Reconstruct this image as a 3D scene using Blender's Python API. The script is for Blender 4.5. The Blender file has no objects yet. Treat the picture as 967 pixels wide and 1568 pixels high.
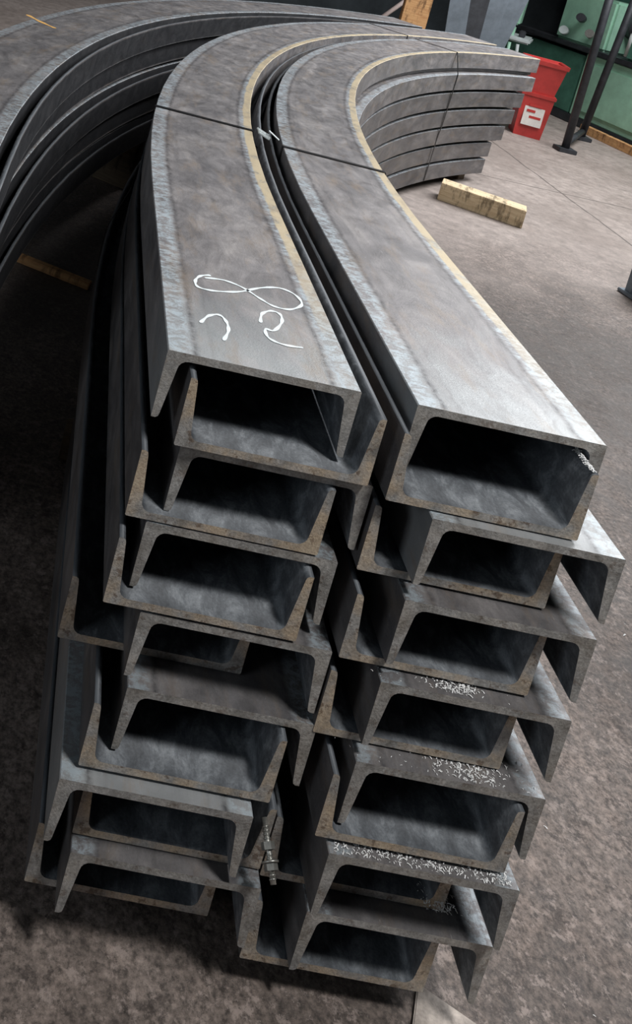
import bpy, bmesh, math, random
from mathutils import Vector, Matrix, Euler
random.seed(3)
scn=bpy.context.scene
ROUT,LS=6.0774,0.7523
W,B,T=0.30,0.110,0.0125
FLOOR=-0.985

# ---------------- node helpers
def newmat(name):
    m=bpy.data.materials.new(name);m.use_nodes=True
    nt=m.node_tree; return m,nt,nt.nodes['Principled BSDF']
def N(nt,t,**k):
    n=nt.nodes.new(t)
    for a,v in k.items():
        if a in n.inputs: n.inputs[a].default_value=v
        else: setattr(n,a,v)
    return n
def ramp(nt,src,stops):
    r=nt.nodes.new('ShaderNodeValToRGB');cr=r.color_ramp
    while len(cr.elements)<len(stops): cr.elements.new(0.5)
    for e,(p,c) in zip(cr.elements,stops):
        e.position=p;e.color=(c[0],c[1],c[2],1) if hasattr(c,'__len__') else (c,c,c,1)
    nt.links.new(src,r.inputs[0]);return r.outputs[0]
def mix(nt,f,a,b,mode='MIX'):
    m=nt.nodes.new('ShaderNodeMix');m.data_type='RGBA';m.blend_type=mode
    for i,v in ((0,f),(6,a),(7,b)):
        if isinstance(v,(int,float)): m.inputs[i].default_value=v
        elif isinstance(v,tuple): m.inputs[i].default_value=(*v,1)
        else: nt.links.new(v,m.inputs[i])
    return m.outputs[2]
def math_(nt,op,a,b=None):
    m=nt.nodes.new('ShaderNodeMath');m.operation=op
    for i,v in ((0,a),(1,b)):
        if v is None: continue
        if isinstance(v,(int,float)): m.inputs[i].default_value=v
        else: nt.links.new(v,m.inputs[i])
    return m.outputs[0]
def noise(nt,vec,scale,detail=4,rough=.6,dist=0):
    n=N(nt,'ShaderNodeTexNoise');n.inputs['Scale'].default_value=scale;n.inputs['Detail'].default_value=detail
    n.inputs['Roughness'].default_value=rough;n.inputs['Distortion'].default_value=dist
    if vec is not None: nt.links.new(vec,n.inputs['Vector'])
    return n.outputs[0]
def mapping(nt,vec,scale):
    m=N(nt,'ShaderNodeMapping');m.inputs['Scale'].default_value=scale
    nt.links.new(vec,m.inputs['Vector']);return m.outputs[0]
def plain(name,col,rough=.6,metal=0.,var=.3,scale=12,bump=0):
    m,nt,b=newmat(name)
    g=N(nt,'ShaderNodeTexCoord').outputs['Object']
    n=noise(nt,g,scale,6,.7)
    c=ramp(nt,n,[(.3,tuple(x*(1-var) for x in col)),(.7,tuple(min(1,x*(1+var)) for x in col))])
    nt.links.new(c,b.inputs['Base Color']);b.inputs['Roughness'].default_value=rough;b.inputs['Metallic'].default_value=metal
    if bump:
        bp=N(nt,'ShaderNodeBump');bp.inputs['Strength'].default_value=bump;bp.inputs['Distance'].default_value=.003
        nt.links.new(n,bp.inputs['Height']);nt.links.new(bp.outputs[0],b.inputs['Normal'])
    return m

def steel_outer(name,strip=0.0,lum=1.0,pale=0.0,yel=(.60,.50,.33),flank_shade=0.0):
    m,nt,b=newmat(name)
    uv=N(nt,'ShaderNodeUVMap').outputs[0]
    oi=N(nt,'ShaderNodeObjectInfo').outputs['Random']
    add=N(nt,'ShaderNodeVectorMath',operation='ADD');nt.links.new(uv,add.inputs[0])
    cmb=N(nt,'ShaderNodeCombineXYZ');nt.links.new(math_(nt,'MULTIPLY',oi,37.0),cmb.inputs[0])
    nt.links.new(cmb.outputs[0],add.inputs[1])
    u=add.outputs[0]
    sep=N(nt,'ShaderNodeSeparateXYZ');nt.links.new(uv,sep.inputs[0]);v=sep.outputs[1]
    big=noise(nt,mapping(nt,u,(2.6,5,1)),1.5,7,.66,1.0)
    blot=noise(nt,mapping(nt,u,(9,14,1)),1.3,6,.72,.6)
    fine=noise(nt,mapping(nt,u,(110,130,1)),2.0,5,.75)
    base=ramp(nt,big,[(.28,(.100*lum,.098*lum,.104*lum)),(.5,(.172*lum,.164*lum,.167*lum)),(.7,(.265*lum,.25*lum,.247*lum))])
    base=mix(nt,.45,base,ramp(nt,blot,[(.32,.22),(.68,.80)]),'OVERLAY')
    base=mix(nt,.35,base,ramp(nt,fine,[(.3,.3),(.7,.75)]),'OVERLAY')
    en=ramp(nt,math_(nt,'ADD',sep.outputs[0],math_(nt,'MULTIPLY',math_(nt,'SUBTRACT',blot,.5),.6)),[(.0,.6),(.28,0.)])
    base=mix(nt,math_(nt,'MULTIPLY',en,pale),base,(.31*lum,.335*lum,.345*lum))
    dv=math_(nt,'MINIMUM',v,math_(nt,'SUBTRACT',W,v))
    wob=math_(nt,'MULTIPLY',math_(nt,'SUBTRACT',noise(nt,mapping(nt,u,(14,1,1)),2,4,.7),.5),.016)
    dvw=math_(nt,'ADD',dv,wob)
    scm=noise(nt,mapping(nt,u,(46,26,1)),1.5,7,.8,.4)
    scf=ramp(nt,scm,[(.45,0.),(.56,1.)])
    bandm=ramp(nt,math_(nt,'MULTIPLY',dvw,10),[(.0,1.),(.30,1.),(.42,0.)])
    onweb=math_(nt,'GREATER_THAN',dv,-.0005)
    bm=math_(nt,'MULTIPLY',math_(nt,'MULTIPLY',bandm,scf),onweb)
    col=mix(nt,math_(nt,'MULTIPLY',bm,.8),base,(.36*lum,.42*lum,.46*lum))
    dk=ramp(nt,math_(nt,'MULTIPLY',dvw,10),[(.36,0.),(.43,1.),(.52,0.)])
    col=mix(nt,math_(nt,'MULTIPLY',math_(nt,'MULTIPLY',dk,.85),ramp(nt,scm,[(.38,1.),(.62,.15)])),col,(.04,.04,.045))
    dk2=ramp(nt,math_(nt,'MULTIPLY',dvw,10),[(.66,0.),(.70,.16),(.76,0.)])
    col=mix(nt,dk2,col,(.09,.085,.085))
    wob2=math_(nt,'MULTIPLY',math_(nt,'SUBTRACT',noise(nt,mapping(nt,u,(4,1,1)),2,3,.6),.5),.014)
    rv=math_(nt,'ADD',math_(nt,'SUBTRACT',W,v),wob2)
    ys=ramp(nt,math_(nt,'MULTIPLY',rv,10),[(.0,1.),(.23,1.),(.28,0.)])
    us=ramp(nt,math_(nt,'MULTIPLY',sep.outputs[0],.25),[(.03,0.05),(.09,.6),(.16,1.),(.95,1.)])
    yf=math_(nt,'MULTIPLY',math_(nt,'MULTIPLY',math_(nt,'MULTIPLY',ys,us),onweb),strip)
    yf=math_(nt,'MULTIPLY',yf,ramp(nt,blot,[(.35,.45),(.5,1.)]))
    col=mix(nt,yf,col,yel)
    rb=ramp(nt,noise(nt,mapping(nt,u,(3,9,1)),1.7,6,.7),[(.52,0.),(.72,.6)])
    col=mix(nt,rb,col,(.24*lum,.185*lum,.135*lum))
    sc=ramp(nt,noise(nt,mapping(nt,u,(35,160,1)),1.2,3,.5),[(.70,0.),(.74,1.)])
    col=mix(nt,math_(nt,'MULTIPLY',sc,.35),col,(.42,.42,.42))
    if flank_shade:
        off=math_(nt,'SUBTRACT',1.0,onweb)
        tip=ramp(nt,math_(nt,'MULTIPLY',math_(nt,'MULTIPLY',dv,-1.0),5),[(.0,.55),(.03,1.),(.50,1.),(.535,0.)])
        col=mix(nt,math_(nt,'MULTIPLY',math_(nt,'MULTIPLY',off,tip),flank_shade),col,(.022,.024,.028))  # shade on the flange sides, put into the colour; tips stay lighter
    nt.links.new(col,b.inputs['Base Color'])
    b.inputs['Metallic'].default_value=.2
    nt.links.new(ramp(nt,blot,[(.3,.36),(.7,.60)]),b.inputs['Roughness'])
    bp=N(nt,'ShaderNodeBump');bp.inputs['Strength'].default_value=.3;bp.inputs['Distance'].default_value=.002
    nt.links.new(fine,bp.inputs['Height']);nt.links.new(bp.outputs[0],b.inputs['Normal'])
    return m
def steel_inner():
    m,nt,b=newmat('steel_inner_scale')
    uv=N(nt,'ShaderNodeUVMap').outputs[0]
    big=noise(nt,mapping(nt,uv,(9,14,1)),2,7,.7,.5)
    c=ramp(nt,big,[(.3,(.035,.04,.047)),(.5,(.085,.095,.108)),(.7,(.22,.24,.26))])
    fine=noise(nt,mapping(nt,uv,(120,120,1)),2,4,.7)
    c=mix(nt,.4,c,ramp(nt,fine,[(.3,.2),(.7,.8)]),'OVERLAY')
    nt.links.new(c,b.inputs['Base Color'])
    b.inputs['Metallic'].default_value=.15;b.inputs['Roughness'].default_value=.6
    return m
def steel_end(name,warm):
    m,nt,b=newmat(name)
    g=N(nt,'ShaderNodeTexCoord').outputs['Object']
    n1=noise(nt,g,30,6,.7,.4);n2=noise(nt,g,240,4,.75);n3=noise(nt,g,14,4,.6)
    c=ramp(nt,n1,[(.30,(.17,.165,.155)),(.46,(.30,.295,.285)),(.62,(.43,.425,.415)),(.8,(.52,.47,.40))])
    tan=mix(nt,math_(nt,'MULTIPLY',ramp(nt,n3,[(.40,.05),(.62,1.)]),warm),c,(.62,.47,.31))
    rust=ramp(nt,noise(nt,g,48,4,.7),[(.57,0.),(.63,1.)])
    tan=mix(nt,math_(nt,'MULTIPLY',rust,.35+.45*warm),tan,(.12,.07,.04))
    c=mix(nt,.6,tan,ramp(nt,n2,[(.3,.25),(.7,.85)]),'OVERLAY')
    nt.links.new(c,b.inputs['Base Color']);b.inputs['Roughness'].default_value=.6;b.inputs['Metallic'].default_value=.0
    bp=N(nt,'ShaderNodeBump');bp.inputs['Strength'].default_value=.5;bp.inputs['Distance'].default_value=.002
    nt.links.new(n2,bp.inputs['Height']);nt.links.new(bp.outputs[0],b.inputs['Normal'])
    return m
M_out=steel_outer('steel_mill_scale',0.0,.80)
M_outP=steel_outer('steel_mill_scale_scuffed_lit_end',0.0,1.12,.9)  # scuffed end on B; on A a highlight painted into the colour
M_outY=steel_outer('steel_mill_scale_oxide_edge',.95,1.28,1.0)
M_outC=steel_outer('steel_painted_shade_flanks',0.0,1.05,.3,flank_shade=.93)  # C bundle: same steel with shade painted onto its flanks
M_in=steel_inner();M_end=steel_end('steel_cut_end',.12);M_endT=steel_end('steel_flame_cut_end',.7)
def wood_mat(name,a,bcol):
    m,nt,b=newmat(name)
    g=N(nt,'ShaderNodeTexCoord').outputs['Object']
    n=noise(nt,mapping(nt,g,(3,40,40)),1.5,5,.65,1.0)
    c=ramp(nt,n,[(.3,a),(.6,bcol)])
    n2=noise(nt,mapping(nt,g,(2.2,.6,.6)),11,5,.7)
    c=mix(nt,ramp(nt,n2,[(.5,0.),(.64,.8)]),c,tuple(x*.25 for x in a))
    nt.links.new(c,b.inputs['Base Color']);b.inputs['Roughness'].default_value=.8
    return m
M_wood=wood_mat('pine_timber',(.52,.39,.23),(.74,.60,.40))
M_wood2=wood_mat('stained_timber',(.42,.20,.08),(.62,.36,.16))
M_woodd=wood_mat('dirty_timber',(.10,.075,.05),(.2,.15,.1))
M_strap=plain('strap_steel',(.02,.02,.022),.45,.5)
M_green=plain('machine_green_paint',(.34,.60,.45),.45,0,.2,4)
M_dgreen=plain('machine_dark_green_paint',(.07,.19,.14),.5,0,.3,6)
M_dark=plain('dark_steel',(.04,.043,.05),.5,.3,.4,9)
M_grey=plain('bluegrey_paint',(.15,.18,.21),.5,.2,.3,5)
M_lgrey=plain('pale_paint',(.5,.55,.55),.5,0,.2,5)
M_red=plain('red_plastic',(.50,.045,.04),.4,0,.2,7)
M_white=plain('white_label',(.75,.72,.68),.6,0,.1,20)
M_chalk=plain('chalk_white',(.78,.86,.92),.9,0,.15,200)
M_ochalk=plain('chalk_orange',(.75,.42,.12),.9,0,.15,200)
M_shav=plain('dull_swarf',(.80,.82,.82),.6,.0,.3,90)
M_zinc=plain('zinc_plated_steel',(.45,.45,.42),.35,.8,.3,80)
M_pink=plain('pinkish_pipe_paint',(.55,.45,.42),.5,0,.1,5)

# ---------------- channel profile
def profile():
    P=[];c=.0018;tt,tr=.0115,.0205
    P+= [(c,0,'o'),(W-c,0,'o'),(W,-c,'o'),(W,-B,'o')]
    P+= [(W-tt+.005,-B,'i'),(W-tt+.0013,-B+.0025,'i'),(W-tt,-B+.007,'i')]
    r=.015;xr=W-tr;zr=-T
    for a in (0,22,45,68,90):
        an=math.radians(a); P.append((xr-r+r*math.cos(an),zr-r+r*math.sin(an),'i'))
    for a in (90,112,135,158,180):
        an=math.radians(a); P.append((tr+r+r*math.cos(an),zr-r+r*math.sin(an),'i'))
    P+= [(tt,-B+.007,'i'),(tt-.0013,-B+.0025,'i'),(tt-.005,-B,'i'),(0,-B,'o'),(0,-c,'o')]
    return P
PROF=profile()
def make_channel(x0,zref,up,y0,amax,mats,cfg=(ROUT,LS),step=.03):
    cx,cy=cfg
    bm=bmesh.new();uvl=bm.loops.layers.uv.new('UVMap')
    prof=PROF
    st=[('s',y0)]
    n=max(2,int((cy-y0)/.1))
    for i in range(1,n): st.append(('s',y0+(cy-y0)*i/n))
    k=int(amax/step)+1
    for i in range(k+1): st.append(('a',amax*i/k))
    vs=[]
    for (x,z,t) in prof:
        if t=='o':
            if z>-.0025: vs.append(x)
            elif x>W/2: vs.append(W-z)
            else: vs.append(z)
        else: vs.append(.6+x+abs(z)*.7)
    rows=[];us=[]
    for kind,val in st:
        row=[]
        for (x,z,t) in prof:
            zz=z+zref if not up else zref-z
            o=x0+x
            if kind=='s': p=(o,val,zz)
            else: p=(cx-(cx-o)*math.cos(val),cy+(cx-o)*math.sin(val),zz)
            row.append(bm.verts.new(p))
        rows.append(row);us.append(val if kind=='s' else cy+val*(cx-x0-W/2))
    np_=len(prof)
    for i in range(len(rows)-1):
        for j in range(np_):
            j2=(j+1)%np_
            f=bm.faces.new([rows[i][j],rows[i][j2],rows[i+1][j2],rows[i+1][j]])
            outer=prof[j][2]=='o' and prof[j2][2]=='o'
            f.material_index=0 if outer else 1
            f.smooth=not outer
            va,vb=vs[j],vs[j2]
            if outer and j2==0: va,vb=-.001,0
            mp={rows[i][j]:(us[i],va),rows[i][j2]:(us[i],vb),rows[i+1][j2]:(us[i+1],vb),rows[i+1][j]:(us[i+1],va)}
            for l in f.loops: l[uvl].uv=mp[l.vert]
    for row in (rows[0],rows[-1]):
        f=bm.faces.new(row);f.material_index=2
        for l in f.loops: l[uvl].uv=(l.vert.co.x,l.vert.co.z)
    bmesh.ops.recalc_face_normals(bm,faces=bm.faces)
    me=bpy.data.meshes.new('steel_channel_beam');bm.to_mesh(me);bm.free()
    for mt in mats: me.materials.append(mt)
    ob=bpy.data.objects.new('steel_channel_beam',me);scn.collection.objects.link(ob)
    return ob
ends=lambda z,d:.0816*z+d
A=[(-.388,0,0,0),(-.348,-.134,1,-.01),
   (-.335,-.138,0,0),(-.392,-.262,1,.0),
   (-.358,-.265,0,0),(-.395,-.393,1,-.01),
   (-.335,-.398,0,-.008),(-.44,-.522,1,.06),
   (-.325,-.525,0,0),(-.372,-.652,1,-.01),
   (-.398,-.658,0,-.03),(-.352,-.782,1,.01),
   (-.352,-.785,0,-.015),(-.402,-.909,1,.04)]
Bq=[(0,0,0,0),(-.024,-.139,1,-.025),
   (.046,-.142,0,-.04),(-.028,-.270,1,0),
   (.040,-.275,0,-.035),(-.025,-.403,1,-.01),
   (.037,-.408,0,-.033),(-.030,-.536,1,.0),
   (.033,-.540,0,-.03),(0.0,-.668,1,-.03),
   (.021,-.675,0,-.045),(-.045,-.802,1,.02),
   (.026,-.805,0,-.015),(-.048,-.931,1,.01)]
for i,(x,z,u,d) in enumerate(A):
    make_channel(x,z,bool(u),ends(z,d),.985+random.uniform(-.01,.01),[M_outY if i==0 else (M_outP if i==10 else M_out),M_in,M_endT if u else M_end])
for i,(x,z,u,d) in enumerate(Bq):
    am=.977-(i//2)*.012+random.uniform(-.006,.006)
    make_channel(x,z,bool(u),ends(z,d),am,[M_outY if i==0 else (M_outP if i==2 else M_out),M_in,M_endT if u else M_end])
CC=(5.5,.7)
for k in range(5):
    z=.0-.13*k
    dx=random.uniform(-.012,.012)
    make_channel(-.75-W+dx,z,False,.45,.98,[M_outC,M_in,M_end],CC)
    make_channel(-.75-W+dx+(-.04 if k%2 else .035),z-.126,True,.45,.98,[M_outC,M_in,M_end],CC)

# ---------------- generic builders
def link(ob,parent=None):
    scn.collection.objects.link(ob)
    if parent: ob.parent=parent
    return ob
def empty(name,loc=(0,0,0),rz=0):
    e=bpy.data.objects.new(name,None);scn.collection.objects.link(e);e.location=loc;e.rotation_euler=(0,0,rz);return e
def box(name,c,s,mat,parent=None,rot=(0,0,0),bev=.004):
    bm=bmesh.new();bmesh.ops.create_cube(bm,size=1)
    for v in bm.verts: v.co=Vector((v.co.x*s[0],v.co.y*s[1],v.co.z*s[2]))
    if bev: bmesh.ops.bevel(bm,geom=bm.edges[:],offset=min(bev,min(s)*.3),segments=2,affect='EDGES')
    me=bpy.data.meshes.new(name);bm.to_mesh(me);bm.free();me.materials.append(mat)
    o=bpy.data.objects.new(name,me);link(o,parent);o.location=c;o.rotation_euler=rot;return o
def cyl(name,p,q,r,mat,parent=None,seg=20,r2=None):
    p=Vector(p);q=Vector(q);d=q-p
    bm=bmesh.new();bmesh.ops.create_cone(bm,cap_ends=True,segments=seg,radius1=r,radius2=r if r2 is None else r2,depth=d.length)
    me=bpy.data.meshes.new(name);bm.to_mesh(me);bm.free();me.materials.append(mat)
    if seg>8:
        for f in me.polygons: f.use_smooth=len(f.vertices)==4
    o=bpy.data.objects.new(name,me);link(o,parent);o.location=(p+q)/2
    o.rotation_euler=d.to_track_quat('Z','Y').to_euler();return o
def arcpt(off,t,z,cfg=(ROUT,LS)):
    cx,cy=cfg
    return Vector((cx-(cx-off)*math.cos(t),cy+(cx-off)*math.sin(t),z))

# ---------------- strapping bands
def strap(path,t,cfg=(ROUT,LS),w=.015,th=.0012):
    bm=bmesh.new();dt=w/2/(cfg[0])
    L=[]
    for (o,z) in path:
        L.append([bm.verts.new(arcpt(o,t-dt,z,cfg)),bm.verts.new(arcpt(o,t+dt,z,cfg))])
    for a,b in zip(L[:-1],L[1:]): bm.faces.new([a[0],b[0],b[1],a[1]])
    bmesh.ops.recalc_face_normals(bm,faces=bm.faces)
    me=bpy.data.meshes.new('steel_strapping_band');bm.to_mesh(me);bm.free();me.materials.append(M_strap)
    o=bpy.data.objects.new('steel_strapping_band',me);link(o)
    s=o.modifiers.new('thick','SOLIDIFY');s.thickness=th;s.offset=0
    return o
e=.0025
for t in (.103,.76):
    strap([(-.395,-.912),(-.444,-.525),(-.444,-.41),(-.40,-.27),(-.391,0),(-.389,e),(-.087,e),(-.084,-.03),(-.042,-.06),(-.040,-.13)],t)
for t in (.088,.752):
    strap([(-.004,-.11),(-.003,0),(-.001,e),(.301,e),(.303,0),(.349,-.145),(.349,-.16),(.343,-.50),(.335,-.60),(.33,-.91)],t)
M_seal=plain('seal_pale',(.6,.65,.66),.4,.3)
SE=empty('strap_seal_clip',arcpt(-.055,.100,.004))
box('body',(0,0,0),(.04,.05,.006),M_seal,SE,(0,.35,-.1),.002)
box('crimp_1',(0,.012,.003),(.044,.007,.005),M_seal,SE,(0,.35,-.1),.001);box('crimp_2',(0,-.012,.003),(.044,.007,.005),M_seal,SE,(0,.35,-.1),.001)
box('strap_tail',(.03,-.010,.006),(.04,.014,.0015),M_seal,SE,(0,.5,-.2),0)

# ---------------- chalk marks
def catmull(P,n=10):
    out=[]
    for i in range(len(P)-1):
        p0=P[max(i-1,0)];p1=P[i];p2=P[i+1];p3=P[min(i+2,len(P)-1)]
        for k in range(n):
            t=k/n
            out.append(tuple(.5*((2*p1[a])+(-p0[a]+p2[a])*t+(2*p0[a]-5*p1[a]+4*p2[a]-p3[a])*t*t+(-p0[a]+3*p1[a]-3*p2[a]+p3[a])*t**3) for a in (0,1)))
    out.append(P[-1]);return out
def ch(px,py):
    return (-.32+.00133*(px-300)-.00055*(py-425), .27-.0027*(py-425)+.00061*(px-300))
def ribbon(name,strokes,mat,w0=.0026,z=.0008):
    bm=bmesh.new()
    for s in strokes:
        P=catmull(s,10);prev=None
        for i,q in enumerate(P):
            a=Vector(P[max(i-1,0)]);b_=Vector(P[min(i+1,len(P)-1)]);d=(b_-a).normalized();n=Vector((-d.y,d.x))
            w=w0*(1+.3*math.sin(i*.7))
            if i in (0,len(P)-1): w*=.4
            c=Vector(q)
            v=[bm.verts.new((c.x+n.x*w,c.y+n.y*w,z)),bm.verts.new((c.x-n.x*w,c.y-n.y*w,z))]
            if prev: bm.faces.new([prev[0],prev[1],v[1],v[0]])
            prev=v
    bmesh.ops.recalc_face_normals(bm,faces=bm.faces)
    me=bpy.data.meshes.new(name);bm.to_mesh(me);bm.free();me.materials.append(mat)
    return link(bpy.data.objects.new(name,me))
strokes=[[(318,421),(304,422),(298,430),(305,440),(330,446),(365,447),(395,441),(425,441),(450,452),(460,467),(442,474),(418,469),(396,457),(370,441),(340,429),(310,425)],
         [(320,491),(329,482),(343,481),(354,490),(359,502),(355,514)],
         [(401,492),(402,480),(415,476),(428,481),(431,492),(421,503),(409,501),(414,512),(434,521),(462,526)]]
ribbon('chalk_marking',[[ch(*q) for q in s] for s in strokes],M_chalk)
ribbon('chalk_marking',[[(-.86,2.42),(-.80,2.34),(-.73,2.27)]],M_ochalk,.009)

# ---------------- metal shavings
bm=bmesh.new()
def flake(x,y,z,s):
    a=random.uniform(0,6.28);l=s*random.uniform(.6,1.8);w=s*.35
    R=Matrix.Rotation(a,3,'Z')@Matrix.Rotation(random.uniform(-.5,.5),3,'Y')
    pts=[(-l,-w,0),(0,-w,s*.5),(l,-w,0),(l,w,0),(0,w,s*.5),(-l,w,0)]
    v=[bm.verts.new(Vector((x,y,z+s*.4))+R@Vector(q)) for q in pts]
    bm.faces.new([v[0],v[1],v[4],v[5]]);bm.faces.new([v[1],v[2],v[3],v[4]])
def scatter(n,cx,sx,y0,y1,z,s=.0016):
    for _ in range(n): flake(random.gauss(cx,sx),random.uniform(y0,y1),z,s*random.uniform(.5,1.4))
scatter(330,.160,.020,-.060,-.005,-.408,.0018)
scatter(60,.15,.07,-.060,-.0,-.408,.001)
scatter(340,.22,.035,-.07,-.01,-.540,.0018)
scatter(60,.15,.06,-.07,-.01,-.540,.001)
for _ in range(460): flake(random.uniform(.03,.31),random.uniform(-.097,-.07),-.675,.0017*random.uniform(.4,1.4))
for _ in range(110): flake(random.uniform(.262,.270),random.uniform(-.035,.02),-.028+random.uniform(-.0,.004),.0024)
for _ in range(260): flake(random.gauss(.245,.012),random.uniform(-.06,.0),-.788,.0019)
for _ in range(120):
    flake(random.uniform(.4,1.6),random.uniform(-.1,3),FLOOR,.003*random.uniform(.3,1.3))
me=bpy.data.meshes.new('metal_shavings');bm.to_mesh(me);bm.free();me.materials.append(M_shav)
link(bpy.data.objects.new('metal_shavings',me))

# ---------------- threaded bolt between bundles
bt=empty('threaded_bolt',(-.06,-.085,-.712))
ax=Vector((.012,-.05,-.032)).normalized()
cyl('shank',-ax*.04,ax*.035,.0045,M_zinc,bt)
for k in range(14): cyl('thread_%d'%k,ax*(-.03+k*.0045),ax*(-.03+k*.0045+.0016),.0056,M_zinc,bt,14)
cyl('nut_1',ax*.012,ax*.020,.0105,M_zinc,bt,6);cyl('nut_2',ax*-.012,ax*-.003,.0105,M_zinc,bt,6)
cyl('washer',ax*.009,ax*.0115,.013,M_zinc,bt,20)

# ---------------- timbers
def timber(name,p,q,w,h,z0,mat,cut=.003):
    p=Vector((p[0],p[1],0));q=Vector((q[0],q[1],0));d=q-p
    return box(name,((p.x+q.x)/2,(p.y+q.y)/2,z0+h/2),(d.length,w,h),mat,None,(0,0,math.atan2(d.y,d.x)),cut)
blk=timber('timber_block',(1.985,4.63),(2.475,4.40),.15,.12,FLOOR,M_wood)
timber('timber_offcut',(-.74,2.31),(-.36,2.17),.035,.03,FLOOR,M_wood2)
box('concrete_patch_slab',(.275,-.165,FLOOR+.005),(.13,.26,.010),plain('pale_concrete',(.42,.37,.33),.85,0,.5,40,.4),None,(0,0,-.45),.002)
for t in (.06,.5,.9):
    p=arcpt(-.42,t,0);q=arcpt(-.06,t,0);timber('timber_bearer',p,q,.09,-.909-FLOOR-.001,FLOOR,M_woodd)
for t in (.06,.5,.88):
    p=arcpt(-.03,t,0);q=arcpt(.27,t,0);timber('timber_bearer',p,q,.09,-.931-FLOOR-.001,FLOOR,M_woodd)
for t in (.0,.45,.85):
    p=arcpt(-1.08,t,0,CC);q=arcpt(-.80,t,0,CC);timber('timber_bearer',p,q,.12,-.646-FLOOR-.001,FLOOR,M_woodd)

# ---------------- floor
def floor_mat():
    m,nt,b=newmat('stained_concrete')
    g=N(nt,'ShaderNodeTexCoord').outputs['Object']
    sep=N(nt,'ShaderNodeSeparateXYZ');nt.links.new(g,sep.inputs[0])
    n1=noise(nt,g,1.3,6,.65,.4);n2=noise(nt,g,13,8,.8);n3=noise(nt,g,75,6,.8);n4=noise(nt,g,38,6,.78)
    c=ramp(nt,n1,[(.35,(.092,.072,.062)),(.5,(.150,.120,.104)),(.66,(.21,.172,.152))])
    c=mix(nt,.55,c,ramp(nt,n2,[(.33,.15),(.67,.9)]),'OVERLAY')
    c=mix(nt,.8,c,ramp(nt,n3,[(.38,.12),(.62,.92)]),'OVERLAY')
    sp=ramp(nt,n4,[(.54,0.),(.61,1.)])
    c=mix(nt,math_(nt,'MULTIPLY',sp,.6),c,(.42,.345,.31))
    dk=ramp(nt,noise(nt,g,24,6,.8),[(.37,1.),(.45,0.)])
    c=mix(nt,math_(nt,'MULTIPLY',dk,.75),c,(.040,.030,.026))
    wet=ramp(nt,noise(nt,g,.55,4,.6,.5),[(.40,1.),(.54,0.)])
    midz=math_(nt,'ABSOLUTE',math_(nt,'SUBTRACT',sep.outputs[1],2.3))
    wetb=ramp(nt,math_(nt,'ADD',math_(nt,'MULTIPLY',midz,.5),math_(nt,'MULTIPLY',n1,.5)),[(.45,.65),(.85,0.)])
    c=mix(nt,math_(nt,'MAXIMUM',math_(nt,'MULTIPLY',wet,.35),wetb),c,(.052,.044,.040))
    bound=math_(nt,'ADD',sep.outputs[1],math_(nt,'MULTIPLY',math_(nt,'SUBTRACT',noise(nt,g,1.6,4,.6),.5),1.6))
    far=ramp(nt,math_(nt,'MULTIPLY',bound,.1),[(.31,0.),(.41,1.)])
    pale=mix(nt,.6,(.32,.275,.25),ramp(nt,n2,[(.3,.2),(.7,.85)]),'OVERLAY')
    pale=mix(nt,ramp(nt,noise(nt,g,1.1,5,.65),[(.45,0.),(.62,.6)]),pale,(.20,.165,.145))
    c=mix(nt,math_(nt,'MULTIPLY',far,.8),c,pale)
    for ax_,pos in ((1,5.55),(0,3.35)):
        d=math_(nt,'ABSOLUTE',math_(nt,'SUBTRACT',math_(nt,'ADD',sep.outputs[ax_],math_(nt,'MULTIPLY',noise(nt,g,2.5,3,.6),.05)),pos))
        c=mix(nt,ramp(nt,math_(nt,'MULTIPLY',d,10),[(.04,.8),(.12,0.)]),c,(.06,.05,.045))
    nt.links.new(c,b.inputs['Base Color'])
    nt.links.new(ramp(nt,n2,[(.3,.45),(.7,.8)]),b.inputs['Roughness'])
    bp=N(nt,'ShaderNodeBump');bp.inputs['Strength'].default_value=.6;bp.inputs['Distance'].default_value=.004
    nt.links.new(n3,bp.inputs['Height']);nt.links.new(bp.outputs[0],b.inputs['Normal'])
    return m
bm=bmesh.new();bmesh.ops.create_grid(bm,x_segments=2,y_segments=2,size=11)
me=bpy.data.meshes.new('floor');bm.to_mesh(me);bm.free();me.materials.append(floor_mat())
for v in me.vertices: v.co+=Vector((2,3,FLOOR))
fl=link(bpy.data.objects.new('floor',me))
box('wall_back',(2,13,FLOOR+2.5),(22,.2,5),plain('dark_workshop_wall',(.06,.075,.085),.8,0,.4,1.5),None,(0,0,0),0)
box('wall_right',(10,3,FLOOR+2.5),(.2,20,5),plain('dark_workshop_wall_b',(.08,.09,.09),.8,0,.3,1.5),None,(0,0,0),0)

# ---------------- background: green machine
GM=empty('green_machine_tool',(5.12,8.75,FLOOR),math.atan2(-.96,.26))
def gb(n,u0,u1,v0,v1,z0,z1,mat,bev=.01): return box(n,((u0+u1)/2,(v0+v1)/2,(z0+z1)/2),(u1-u0,v1-v0,z1-z0),mat,GM,(0,0,0),bev)
gb('plinth',-1.6,2.6,.06,.9,0,.10,M_dark)
gb('cabinet_1',-1.5,-.28,.09,.9,.10,.80,M_dgreen)
gb('cabinet_2',-.25,.95,.08,.9,.10,.84,M_green)
gb('cabinet_3',.98,2.4,.08,.9,.10,.84,M_green)
gb('door_panel',-.10,.80,.06,.09,.18,.74,M_green)
gb('bed_rail',-1.5,2.5,.04,.95,.84,.90,M_dark)
gb('headstock',-.9,-.1,.15,.8,.90,1.5,M_green,.03)
gb('carriage',.25,.7,.09,.8,.90,1.18,M_dgreen,.03)
gb('tool_post',.35,.55,.2,.5,1.18,1.38,M_grey,.02)
gb('tailstock',1.2,1.6,.2,.7,.90,1.35,M_green,.03)
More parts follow.
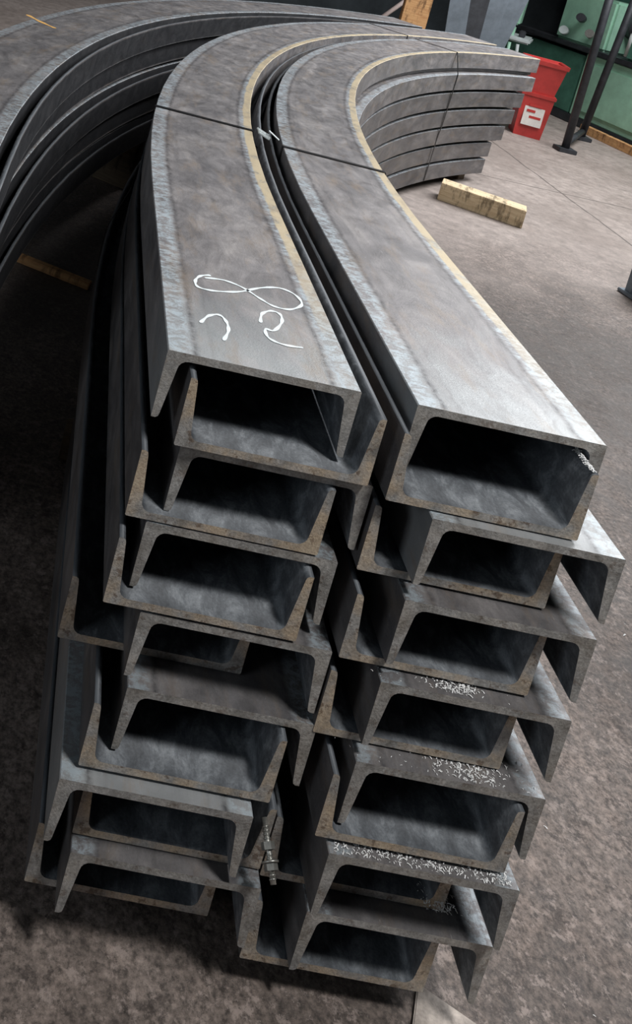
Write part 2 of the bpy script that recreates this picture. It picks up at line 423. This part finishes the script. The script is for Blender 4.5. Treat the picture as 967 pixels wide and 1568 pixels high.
gb('splash_guard',-1.5,2.5,.92,.96,.90,1.9,M_dgreen)
cyl('spindle_chuck',(-.1,.45,1.25),(.05,.45,1.25),.14,M_dark,GM)
for k,u in enumerate((.30,.48,.66)):
    cyl('handle_rod_%d'%k,(u,.05,.95),(u+.12,-.07,1.22),.018,M_lgrey,GM)
    box('handle_knob_%d'%k,(u+.12,-.07,1.23),(.05,.05,.05),M_dark,GM,(0,0,0),.015)
for k,(u,v_,z_) in enumerate(((-.7,.1,1.0),(-.5,.1,1.2),(-.3,.1,1.05),(.9,.3,.98),(1.0,.5,1.02),(1.8,.3,1.0))):
    cyl('fitting_%d'%k,(u,v_,z_),(u+.05,v_-.08,z_+.02),.05,(M_lgrey,M_dark,M_zinc)[k%3],GM)
timber('timber_skid',(5.08,8.55),(5.42,7.1),.08,.09,FLOOR,M_wood2)

G2=empty('bench_drill_machine',(4.20,9.5,FLOOR),-.5)
def g2(n,c,s,mat,bev=.02): return box(n,c,s,mat,G2,(0,0,0),bev)
g2('base',(0,0,.12),(.9,.6,.24),M_dgreen);g2('body',(0,.05,.5),(.6,.45,.55),M_dgreen)
g2('table',(0,-.05,.80),(.9,.6,.06),M_lgrey);g2('head',(.1,.05,1.15),(.35,.4,.4),M_green)
cyl('column',(-.2,.1,.8),(-.2,.1,1.9),.06,M_zinc,G2)
cyl('hand_wheel',(.0,-.34,.62),(.0,-.30,.62),.15,M_lgrey,G2,24)
cyl('spindle',(.1,-.1,.83),(.1,-.1,.98),.04,M_zinc,G2)
for k in range(7): g2('part_%d'%k,(-.38+.12*k,-.22,.87),(.07,.1,.08+.05*(k%2)),(M_lgrey,M_green,M_dark,M_red)[k%4],.01)
for k in range(8): cyl('hose_%d'%k,(-.4+.11*k,-.33,.1+.05*k),(-.3+.09*k,-.36,.75),.018,(M_green,M_lgrey,M_dark)[k%3],G2)

RK=empty('steel_rack_frame')
cyl('upright_1',(4.19,7.2,FLOOR+.01),(4.15,7.2,1.3),.037,M_dark,RK)
cyl('upright_2',(4.80,8.05,FLOOR+.01),(4.95,8.05,1.3),.037,M_dark,RK)
box('foot_1',(4.19,7.2,FLOOR+.02),(.18,.14,.04),M_dark,RK);box('foot_2',(4.80,8.05,FLOOR+.02),(.18,.14,.04),M_dark,RK)
cyl('base_rail',(4.19,7.2,FLOOR+.09),(4.80,8.05,FLOOR+.09),.03,M_dark,RK)

RB=empty('red_plastic_bin',(3.97,7.62,FLOOR),-.25)
def tap(name,z0,z1,a0,b0,a1,b1,mat,off=(0,0)):
    bm=bmesh.new();lo=[bm.verts.new((sx*a0/2,sy*b0/2,z0)) for sx,sy in ((-1,-1),(1,-1),(1,1),(-1,1))]
    hi=[bm.verts.new((off[0]+sx*a1/2,off[1]+sy*b1/2,z1)) for sx,sy in ((-1,-1),(1,-1),(1,1),(-1,1))]
    hi2=[bm.verts.new((off[0]+sx*(a1/2-.015),off[1]+sy*(b1/2-.015),z1)) for sx,sy in ((-1,-1),(1,-1),(1,1),(-1,1))]
    lo2=[bm.verts.new((sx*(a0/2-.015),sy*(b0/2-.015),z0+.02)) for sx,sy in ((-1,-1),(1,-1),(1,1),(-1,1))]
    bm.faces.new(lo[::-1]);bm.faces.new(lo2)
    for i in range(4):
        j=(i+1)%4
        bm.faces.new([lo[i],lo[j],hi[j],hi[i]]);bm.faces.new([hi[i],hi[j],hi2[j],hi2[i]]);bm.faces.new([hi2[i],hi2[j],lo2[j],lo2[i]])
    bmesh.ops.recalc_face_normals(bm,faces=bm.faces)
    me=bpy.data.meshes.new(name);bm.to_mesh(me);bm.free();me.materials.append(mat)
    return link(bpy.data.objects.new(name,me),RB)
tap('lower_bin',0,.46,.26,.26,.31,.31,M_red);tap('upper_bin',.44,.78,.27,.27,.36,.36,M_red)
tap('rim',.745,.785,.375,.375,.385,.385,M_red);tap('lower_rim',.42,.45,.325,.325,.33,.33,M_red)
box('label',(0,-.148,.25),(.19,.004,.26),M_white,RB,(-.05,0,0),.001)
for k,(x,z,w_) in enumerate(((0,.33,.12),(-.03,.27,.08),(.02,.21,.11),(0,.15,.06))): box('label_print_%d'%k,(x,-.152,z),(w_,.003,.025),M_red,RB,(-.05,0,0),0)

box('timber_post',(2.72,8.1,FLOOR+1.0),(.27,.10,2.0),M_wood2,None,(0,0,-.1),.005)
cyl('leaning_pipe',(1.95,8.6,FLOOR+.02),(3.7,8.9,.95),.025,M_pink)
PS=empty('leaning_steel_plates',(3.45,8.7,FLOOR),-.2)
for k in range(4):
    box('plate_%d'%k,(.0+.16*k,.06*k,.62+.05*k),(.22,.02,1.25+.1*k),(M_grey,M_dark,M_grey,M_grey)[k],PS,(-.12,.10*(k-1),0),.003)
SS=empty('steel_trestle_stand',(2.86,3.45,FLOOR),.2)
box('top_plate',(0,0,.27),(.32,.3,.03),M_grey,SS)
for k,(a,b2) in enumerate(((-.12,-.11),(.12,-.11),(.12,.11),(-.12,.11))): box('leg_%d'%k,(a,b2,.13),(.05,.05,.25),M_grey,SS)
box('foot_plate',(0,0,.012),(.34,.32,.02),M_grey,SS)

# ---------------- camera
cam=bpy.data.cameras.new('camera');co=bpy.data.objects.new('camera',cam);scn.collection.objects.link(co)
co.location=(-0.6193,-1.2599,0.6757);co.rotation_euler=Euler((1.4324,-0.2351,-0.0092),'XYZ')
cam.sensor_fit='AUTO';cam.sensor_width=36;cam.lens=1399.6/1584*36
cam.shift_x=286.9/1584;cam.shift_y=-799.17/1584
cam.clip_start=.02
scn.camera=co

# ---------------- light
w=bpy.data.worlds.new('world');scn.world=w;w.use_nodes=True
bg=w.node_tree.nodes['Background'];bg.inputs[0].default_value=(.85,.9,1,1);bg.inputs[1].default_value=.018
def area(name,loc,tgt,sx,sy,e,col=(1,1,1)):
    l=bpy.data.lights.new(name,'AREA');l.shape='RECTANGLE';l.size=sx;l.size_y=sy;l.energy=e;l.color=col
    o=bpy.data.objects.new(name,l);scn.collection.objects.link(o);o.location=loc
    o.rotation_euler=(Vector(tgt)-Vector(loc)).to_track_quat('-Z','Y').to_euler();return o
area('ceiling_light',(4.6,5.0,3.8),(1.5,3.8,-.5),4,4,610,(.98,.985,1))
area('ceiling_light',(.9,-1.05,3.2),(.1,0,-.5),.6,.5,115,(1,.985,.965))
area('added_flank_fill',(-3.2,-1.6,.9),(-.4,.3,-.5),1.2,1.2,17,(.85,.93,1))  # added fill to lift the left flanks of A, no window there
scn.view_settings.view_transform='Standard'
